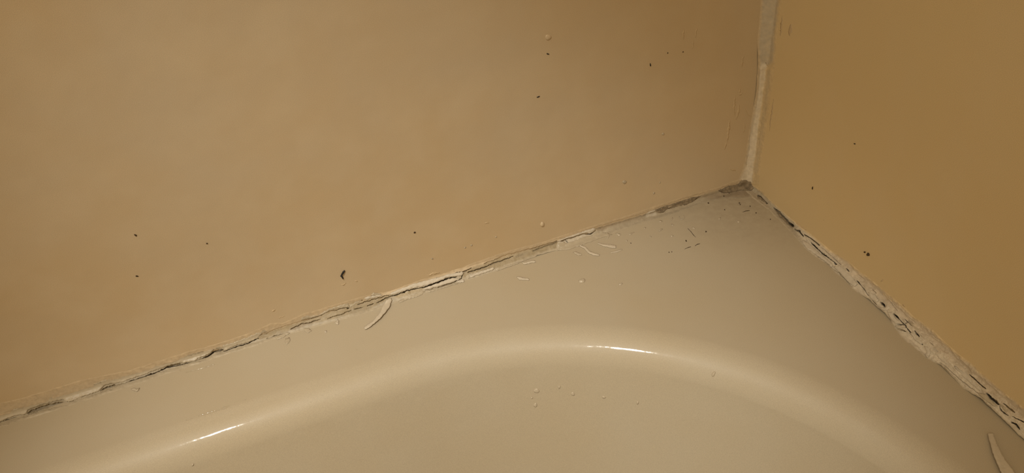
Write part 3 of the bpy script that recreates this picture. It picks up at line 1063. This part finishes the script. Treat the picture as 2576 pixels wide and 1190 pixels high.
# corner plug of mouldy sealant where the three seams meet
plug = piece('caulk_plug', [(1806, 479), (1829, 469), (1858, 463), (1863, 454.5), (1871, 452), (1881, 452), (1889, 456), (1891, 464), (1897, 474), (1890, 480), (1876, 481),
                            (1866, 478), (1845, 483), (1820, 486)], 0.0, 0.7, 'mould', None, jag=1.2, step=2.5, dome=0.1, rough=0.2)
tag(plug, 'dark mouldy lump of sealant where walls and tub ledge meet', 'caulk')
# mould on the right seam
piece('mould_patch', [(1905, 492), (1913, 495), (1931, 512), (1921, 509), (1906, 498)], 0.05, 0.2, 'mould', right_bead, jag=0.8, lab='dark grey mould patch')
piece('mould_patch', [(1948, 526), (1958, 534), (1978, 555), (1986, 565), (1980, 563), (1962, 545)], 0.05, 0.2, 'mould', right_bead, jag=0.8, lab='dark grey mould patch')
# crumbs and lips of the right seam
for pts, mt, th in (
        ([(2019, 606), (2030, 610), (2050, 626), (2066, 642), (2080, 652), (2096, 668), (2092, 674), (2078, 660), (2055, 644), (2042, 634), (2032, 629), (2020, 615)], 'white', 0.5),
        ([(2024, 592), (2040, 603), (2066, 624), (2088, 643), (2112, 664), (2108, 666), (2086, 648), (2064, 631), (2040, 608)], 'white', 0.5),
        ([(2098, 672), (2112, 668), (2128, 680), (2146, 700), (2158, 716), (2150, 722), (2136, 712), (2118, 692)], 'white', 0.45),
        ([(2184, 736), (2200, 741), (2212, 756), (2206, 762), (2192, 752)], 'white', 0.5),
        ([(2208, 768), (2214, 775), (2228, 774), (2232, 768), (2222, 758), (2236, 764), (2240, 776), (2232, 782), (2218, 780)], 'white', 0.5),
        ([(2232, 784), (2246, 788), (2254, 802), (2268, 812), (2254, 816), (2242, 802)], 'white', 0.55),
        ([(2252, 821), (2268, 823), (2282, 826), (2284, 832), (2268, 829), (2256, 824)], 'white', 0.6),
        ([(2286, 806), (2300, 816), (2318, 832), (2334, 850), (2324, 852), (2312, 838), (2298, 826)], 'film', 0.4),
        ([(2290, 838), (2298, 838), (2308, 852), (2322, 862), (2318, 868), (2302, 856)], 'white', 0.5),
        ([(2326, 872), (2338, 874), (2342, 888), (2334, 902), (2328, 896), (2332, 884)], 'white', 0.5),
        ([(2344, 868), (2356, 876), (2370, 896), (2392, 914), (2384, 918), (2362, 902)], 'white', 0.45),
        ([(2404, 914), (2430, 936), (2452, 960), (2478, 984), (2468, 986), (2440, 962), (2414, 940), (2400, 926)], 'white', 0.4),
        ([(2458, 988), (2480, 992), (2496, 1010), (2510, 1022), (2500, 1022), (2480, 1008)], 'film', 0.45),
        ([(2516, 1016), (2528, 1024), (2546, 1040), (2560, 1050), (2548, 1046), (2530, 1036)], 'film', 0.45)):
    piece('caulk_flake', pts, 0.2, th, mt, right_bead, jag=1.2, step=2.5)
for pts, w in (([(2216, 708), (2221, 702)], [2, 3]), ([(2270, 765), (2276, 772)], [4, 4]),
               ([(1996, 556), (2030, 580)], [3, 3])):
    piece('caulk_smear', wisp(pts, w, pts[0][0] % 13), 0.0, 0.06, 'smear', right_bead, jag=0.5, rough=0.04, step=2)
# wiped streaks beside the upright seam
for pts, w in (([(1862, 222), (1860, 240), (1866, 234)], [2, 4, 2]), ([(1850, 240), (1846, 270), (1848, 290)], [2, 5, 2]),
               ([(1860, 262), (1856, 285), (1852, 300)], [3, 5, 2]), ([(1872, 270), (1878, 285), (1890, 294)], [2, 3, 2]),
               ([(1836, 300), (1832, 330), (1830, 360)], [2, 6, 3]), ([(1826, 360), (1822, 376)], [4, 2]), ([(1874, 310), (1870, 335)], [3, 2]),
               ([(1744, 100), (1742, 126)], [3, 2]), ([(1720, 72), (1719, 100)], [4, 2]), ([(1753, 70), (1750, 96)], [3, 2]),
               ([(1870, 140), (1866, 170)], [3, 2]), ([(1834, 424), (1850, 430)], [4, 3]), ([(1968, 40), (1964, 90)], [4, 3]),
               ([(1946, 250), (1936, 330)], [3, 2]), ([(1990, 60), (1986, 90)], [8, 4])):
    piece('caulk_smear', wisp(pts, w, pts[0][0] % 13), 0.0, 0.06, 'smear', upright_bead, jag=0.5, rough=0.04, step=2)


# ------------------------------------------------------------------ loose things on the tub and on the walls
def loose(name, label, cat, pts, lift, thick, mat, group=None, **kw):
    o = piece(name, pts, lift, thick, mat, None, **kw)
    return tag(o, label, cat, group)


def curl(x0, y0, x1, y1, hgt):
    L2 = (x1 - x0) ** 2 + (y1 - y0) ** 2

    def f(x, y):
        t = np.clip(((x - x0) * (x1 - x0) + (y - y0) * (y1 - y0)) / L2, 0, 1)
        return hgt * np.sin(t * math.pi * 0.9 + 0.15) ** 1.0
    return f


loose('caulk_strip', 'long pale peeled strip of caulk curving down from the back seam onto the ledge', 'caulk strip',
      [(972, 755), (984, 750), (986, 756), (980, 777), (971, 789), (961, 801), (949, 812), (938, 820), (928, 827), (919, 831), (916, 826), (928, 818), (938, 812), (947, 802), (958, 788), (964, 772)],
      0.25, 0.5, 'strip', jag=0.9, step=2.5, liftfun=curl(984, 752, 918, 829, 0.7))
loose('caulk_strip', 'torn caulk strip on the ledge by the right wall, lower right of photo', 'caulk strip',
      [(2483, 1094), (2496, 1093), (2504, 1118), (2512, 1138), (2520, 1154), (2533, 1172), (2550, 1194), (2572, 1226), (2540, 1230), (2514, 1190), (2500, 1158), (2494, 1141), (2488, 1115)],
      0.3, 0.8, 'strip', jag=1.0, step=3, liftfun=curl(2490, 1093, 2556, 1228, 0.9))
loose('caulk_strip', 'thin wavy shred of caulk slanting over the ledge below the pale seam patch', 'caulk strip',
      ribbon([(1459, 619), (1471, 624), (1480, 634), (1492, 640), (1508, 643)], [4, 5, 6, 6, 3]), 0.1, 0.55, 'strip', jag=0.7, step=2)
loose('caulk_strip', 'straight blunt shred of caulk above the wavy one on the ledge', 'caulk strip',
      ribbon([(1504, 613), (1520, 618), (1535, 620), (1549, 622)], [3, 5, 7, 7]), 0.1, 0.5, 'strip', jag=0.6, step=2)
loose('caulk_strip', 'faint flat shred of caulk to the right of the wavy one', 'caulk strip',
      ribbon([(1536, 636), (1552, 633), (1565, 628)], [2, 4, 2]), 0.05, 0.25, 'strip', jag=0.5, step=2)
loose('caulk_crumb', 'small double crumb of caulk left of the wavy shred', 'caulk crumb',
      [(1441, 635), (1449, 634), (1462, 639), (1464, 642), (1455, 643), (1446, 639)], 0.05, 0.4, 'clear', jag=0.6, step=2)
loose('caulk_crumb', 'flat rectangular flake of caulk on the ledge under the olive seam stretch', 'caulk crumb',
      [(1313, 661), (1325, 660), (1336, 656), (1346, 657), (1348, 661), (1340, 661), (1332, 664), (1318, 666)], 0.1, 0.5, 'strip', jag=0.7, step=2)
loose('caulk_crumb', 'jagged flake of caulk farther out on the ledge below the rectangular flake', 'caulk crumb',
      [(1300, 697), (1309, 698), (1316, 700), (1330, 702), (1331, 706), (1318, 705), (1306, 705), (1302, 701)], 0.1, 0.5, 'strip', jag=0.7, step=2)
loose('caulk_crumb', 'small curled crumb of caulk on the ledge at the far left of the seam', 'caulk crumb',
      [(330, 980), (338, 977), (345, 980), (352, 977), (349, 983), (344, 986), (336, 983)], 0.1, 0.5, 'clear', jag=0.6, step=2)
loose('caulk_crumb', 'round lump of clear sealant on the ledge right of the jagged flake', 'caulk crumb',
      oval(1464, 707, 8.5, 5.5, -10, seed=2), 0.02, 0.2, 'clear', jag=0.4, step=2, dome=0.7, rough=0.3)
loose('caulk_crumb', 'tiny lump of clear sealant on the ledge far right of the round lump', 'caulk crumb',
      oval(1561, 715, 5, 2.6, -15, seed=1), 0.02, 0.15, 'clear', jag=0.3, step=2, dome=0.3)
loose('sealant_blob', 'small round drip of sealant on the back wall above the olive seam stretch', 'sealant',
      oval(1364, 564, 5, 6, 0, seed=3), 0.0, 0.1, 'wall_back', jag=0.2, step=2, dome=0.7, surf=hit_plain)
loose('sealant_blob', 'wide faint drip of paint high on the back wall near the middle', 'sealant',
      oval(1379, 94, 8, 7, 20, seed=4), 0.0, 0.05, 'wall_back', jag=0.4, step=2, dome=0.5, surf=hit_plain)
for k, (x, y, r) in enumerate(((1186, 617, 2.2), (1170, 623, 2.0), (1248, 596, 2.0), (1645, 486, 2.4), (1660, 459, 1.6), (1668, 337, 3.0), (1571, 458, 4.5), (1087, 650, 1.6))):
    loose('sealant_dot', 'tiny pale dot of sealant on the bare back wall', 'sealant', oval(x, y, r * 1.2, r, -25, 9, k), 0.0, 0.1, 'film',
          'pale sealant dots on the back wall', jag=0.1, step=1.5, dome=0.4, surf=hit_plain)

# crumbs of old sealant on the dirty corner of the ledge
cr = [(1662, 557, 4, 2.5), (1692, 566, 3, 2), (1690, 552, 5, 1.6), (1662, 579, 5, 1.6), (1690, 594, 4, 2), (1622, 574, 3, 2), (1636, 596, 2.5, 2),
      (1556, 590, 6, 3), (1530, 596, 5, 2.5), (1588, 588, 7, 2), (1576, 606, 3, 2), (1810, 550, 5, 2), (1858, 558, 4, 2), (1745, 574, 4, 2), (1470, 612, 4, 2)]
for k, (x, y, a, b) in enumerate(cr):
    loose('caulk_crumb', 'tiny crumb of old sealant on the soiled ledge towards the corner', 'caulk crumb', oval(x, y, a, b, -25 + 40 * math.sin(k * 2.1), 9, k, 0.2), 0.02, 0.15,
          'clear', 'sealant crumbs near the corner', jag=0.5, step=1.8, dome=0.25)
# a curled hair-thin ring and dark scratches
ringpts = [(1715 + 7 * math.cos(a), 547 + 5.5 * math.sin(a)) for a in np.linspace(-0.9, 3.6, 12)]
loose('sealant_curl', 'tiny ring-shaped curl of dark sealant on the ledge near the corner', 'sealant', ribbon(ringpts, 1.3), 0.02, 0.3, 'clear', jag=0.1, step=1.5)
for lab, pts, w in (('long dark scratch-like thread lying on the ledge, its right half', [(1748, 619), (1754, 615), (1761, 613)], 1.8),
                    ('long dark scratch-like thread lying on the ledge, its left half', [(1722, 627), (1731, 623), (1738, 621)], 1.5),
                    ('short dark thread on the soiled ledge just below the corner', [(1868, 534), (1876, 531), (1886, 530)], 1.5),
                    ('faint brown thread on the ledge above the long scratch', [(1730, 575), (1738, 583), (1744, 591), (1750, 597)], 1.2)):
    loose('dark_thread', lab, 'thread', ribbon(pts, [w * 0.3] + [w * 0.75] * (len(pts) - 2) + [w * 0.3]), 0.02, 0.15, 'brown', jag=0.3, step=1.5)

# black debris on the walls
o = empty('bent_bristle', hit_plain(np.array(859.), np.array(694.))[0])
tag(o, 'bent black V-shaped bristle stuck on the back wall above the seam', 'bristle')
piece('bristle_arm', ribbon([(859, 692), (861, 688), (864, 684), (867, 680)], [3.2, 3.4, 4.4, 2.0]), 0.05, 0.6, 'black', o, surf=hit_plain, jag=0.2, step=1.5, dome=0.3, rough=0.05)
piece('bristle_arm', ribbon([(856, 694), (859, 693.5), (861, 697), (863, 701)], [2.0, 4.4, 3.6, 2.4]), 0.05, 0.6, 'black', o, surf=hit_plain, jag=0.2, step=1.5, dome=0.3, rough=0.05)
for lab, pts, w, mt in (
        ('black dash-like speck, highest of those on the back wall', [(1375, 135), (1381, 136)], 2.6, 'black'),
        ('black dash-like speck on the back wall below the highest one', [(1351, 245), (1357, 242)], 2.8, 'black'),
        ('black upright speck on the back wall towards the corner', [(1635.6, 160), (1636, 166)], 2.4, 'black'),
        ('tiny brown speck right of the upright black one', [(1679, 134), (1680, 132)], 1.8, 'brown'),
        ('tiny brown speck nearest the upright caulk on the back wall', [(1717, 131), (1719, 130)], 1.8, 'brown'),
        ('brown speck on the left of the back wall, upper of two', [(338, 590), (344, 593)], 4.0, 'brown'),
        ('brown speck on the left of the back wall, lower of two', [(342, 694), (347, 695)], 3.6, 'brown'),
        ('faint brown speck on the back wall high above the split slab', [(1041, 585), (1045, 584)], 3.0, 'brown'),
        ('faint brown speck midway on the left of the back wall', [(519, 612), (522, 612)], 2.4, 'brown'),
        ('small dark upright speck on the right wall near the corner', [(2045, 470), (2044, 476)], 2.4, 'brown'),
        ('smallest dark speck on the right wall, the highest one', [(2149, 361), (2152, 362)], 2.2, 'black')):
    (xa, ya), (xb, yb) = pts
    ol = oval((xa + xb) / 2, (ya + yb) / 2, math.hypot(xb - xa, yb - ya) / 2 + w * 0.25, w * 0.45, math.degrees(math.atan2(yb - ya, xb - xa)), 10, xa, 0.12)
    loose('wall_speck', lab, 'speck', ol, 0.02, 0.25, mt, jag=0.3, step=1.4, surf=hit_plain, dome=0.15)
o = empty('dirt_clot', hit_plain(np.array(2183.), np.array(640.))[0])
tag(o, 'dark brown clot of dirt with a small crumb beside it on the right wall', 'dirt')
piece('clot', oval(2184.5, 640, 3.2, 4.6, -30, 10, 2, 0.15), 0.02, 0.4, 'brown', o, surf=hit_plain, jag=0.5, step=1.5, dome=0.5)
piece('crumb', oval(2176, 634, 1.5, 2.2, -30, 8, 1), 0.02, 0.3, 'brown', o, surf=hit_plain, jag=0.2, step=1.5, dome=0.2)
# dark dots on the dirty ledge corner
for k, (x, y, r) in enumerate(((1860, 511, 1.8), (1862, 515, 1.2), (1821, 494, 1.6), (1887, 519, 1.4), (1902, 536, 1.6), (1938, 552, 1.4), (1782, 511, 2.2),
                               (1834, 486, 1.4), (1726, 606, 2.4), (1683, 635, 1.4), (1690, 634, 1.2), (1776, 583, 2.0), (1587, 612, 1.2), (1823, 528, 1.3))):
    loose('ledge_speck', 'tiny dark dirt dot on the soiled ledge below the corner', 'speck', oval(x, y, r * 0.95, r * 0.7, 30 * k, 8, k, 0.15), 0.01, 0.12, 'brown',
          'dirt dots on the ledge corner', jag=0.1, step=1.2, dome=0.15)

# ------------------------------------------------------------------ water
for lab, x, y, rx, ry, ang in (
        ('round water drop on the inner tub wall, largest and uppermost of the cluster', 1350, 983, 8, 7.5, 0),
        ('water drop on the inner tub wall, lowest of the cluster', 1347, 1019, 5.5, 6.5, 20),
        ('tiny water drop between the two larger ones on the inner tub wall', 1338, 1001, 3.5, 3, 0),
        ('water drop right of the cluster on the inner tub wall', 1441, 991, 6, 5.5, 30),
        ('small water drop above and left of the right-hand one', 1407, 974, 3.5, 5, 0),
        ('faint flat water drop at the right of the inner tub wall', 1519, 999, 6, 4, 0),
        ('faint water drop lower right on the inner tub wall', 1604, 1013, 4, 5, 0),
        ('tall faint water drop close under the rolled edge at the right', 1795, 941, 5, 8, 30),
        ('tiny water drop on the inner tub wall under the bright streak at the lower left', 485, 1169, 3, 5, 30)):
    loose('water_drop', lab, 'water drop', oval(x, y, rx * 0.85, ry * 0.85, ang, 16, rx, 0.06), 0.0, 0.08, 'drop', surf=hit_tub, jag=0.1, step=1.5, dome=0.38, rough=0.0, grid=1.3)
for k, (x, y, rx, ry) in enumerate(((72, 1043, 2.5, 1.6), (85, 1037, 3.5, 1.8), (98, 1031, 5, 2), (465, 917, 2.5, 1.6), (480, 912, 3, 1.6), (491, 909, 2.5, 2), (512, 900, 6, 2.4),
                                    (544, 888, 3, 2.6), (567, 884, 2.5, 2), (581, 878, 4, 2), (589, 876, 2.5, 2), (792, 807, 3, 2), (454, 933, 2.5, 2))):
    loose('water_bead', 'tiny glinting bead of water caught in the torn back seam', 'water drop', oval(x, y, rx * 1.25, ry * 1.25, -20, 12, k, 0.05), 0.7, 0.08, 'water',
          'water beads in the torn seam', jag=0.05, step=1.4, dome=0.45, rough=0.0, grid=1.2)
for lab, pts, w in (('thin streak of water on the ledge above the rolled edge at the left, brightest end', [(556, 1030), (566, 1026), (577, 1021)], [2, 6, 2]),
                    ('long thin streak of water on the ledge left of the bright end', [(498, 1048), (515, 1042), (535, 1036), (553, 1031)], [2, 4, 4, 2]),
                    ('faint end of the water streak lowest on the ledge at the left', [(468, 1058), (476, 1055), (485, 1053)], [1.5, 3, 1.5]),
                    ('hair-thin line of water close below the torn seam at the left', [(468, 938), (490, 932), (515, 925), (540, 917)], [1.5, 2.5, 2.5, 1.5])):
    loose('water_streak', lab, 'water streak', ribbon(pts, [q * 1.3 for q in w]), 0.03, 0.05, 'water', jag=0.1, step=2, dome=0.6, rough=0.0, grid=1.4, surf=hit_tub)
for k, (x, y) in enumerate(((618, 1006), (782, 1012), (816, 985), (811, 995), (844, 993), (626, 1061), (897, 880))):
    loose('water_fleck', 'pinhead fleck of water on the tub near the rolled edge at the left', 'water drop', oval(x, y, 2.2, 1.8, 0, 10, k), 0.03, 0.05, 'water', 'water flecks near the rolled edge',
          jag=0.05, step=1.2, dome=0.5, rough=0.0, grid=1.2, surf=hit_tub)
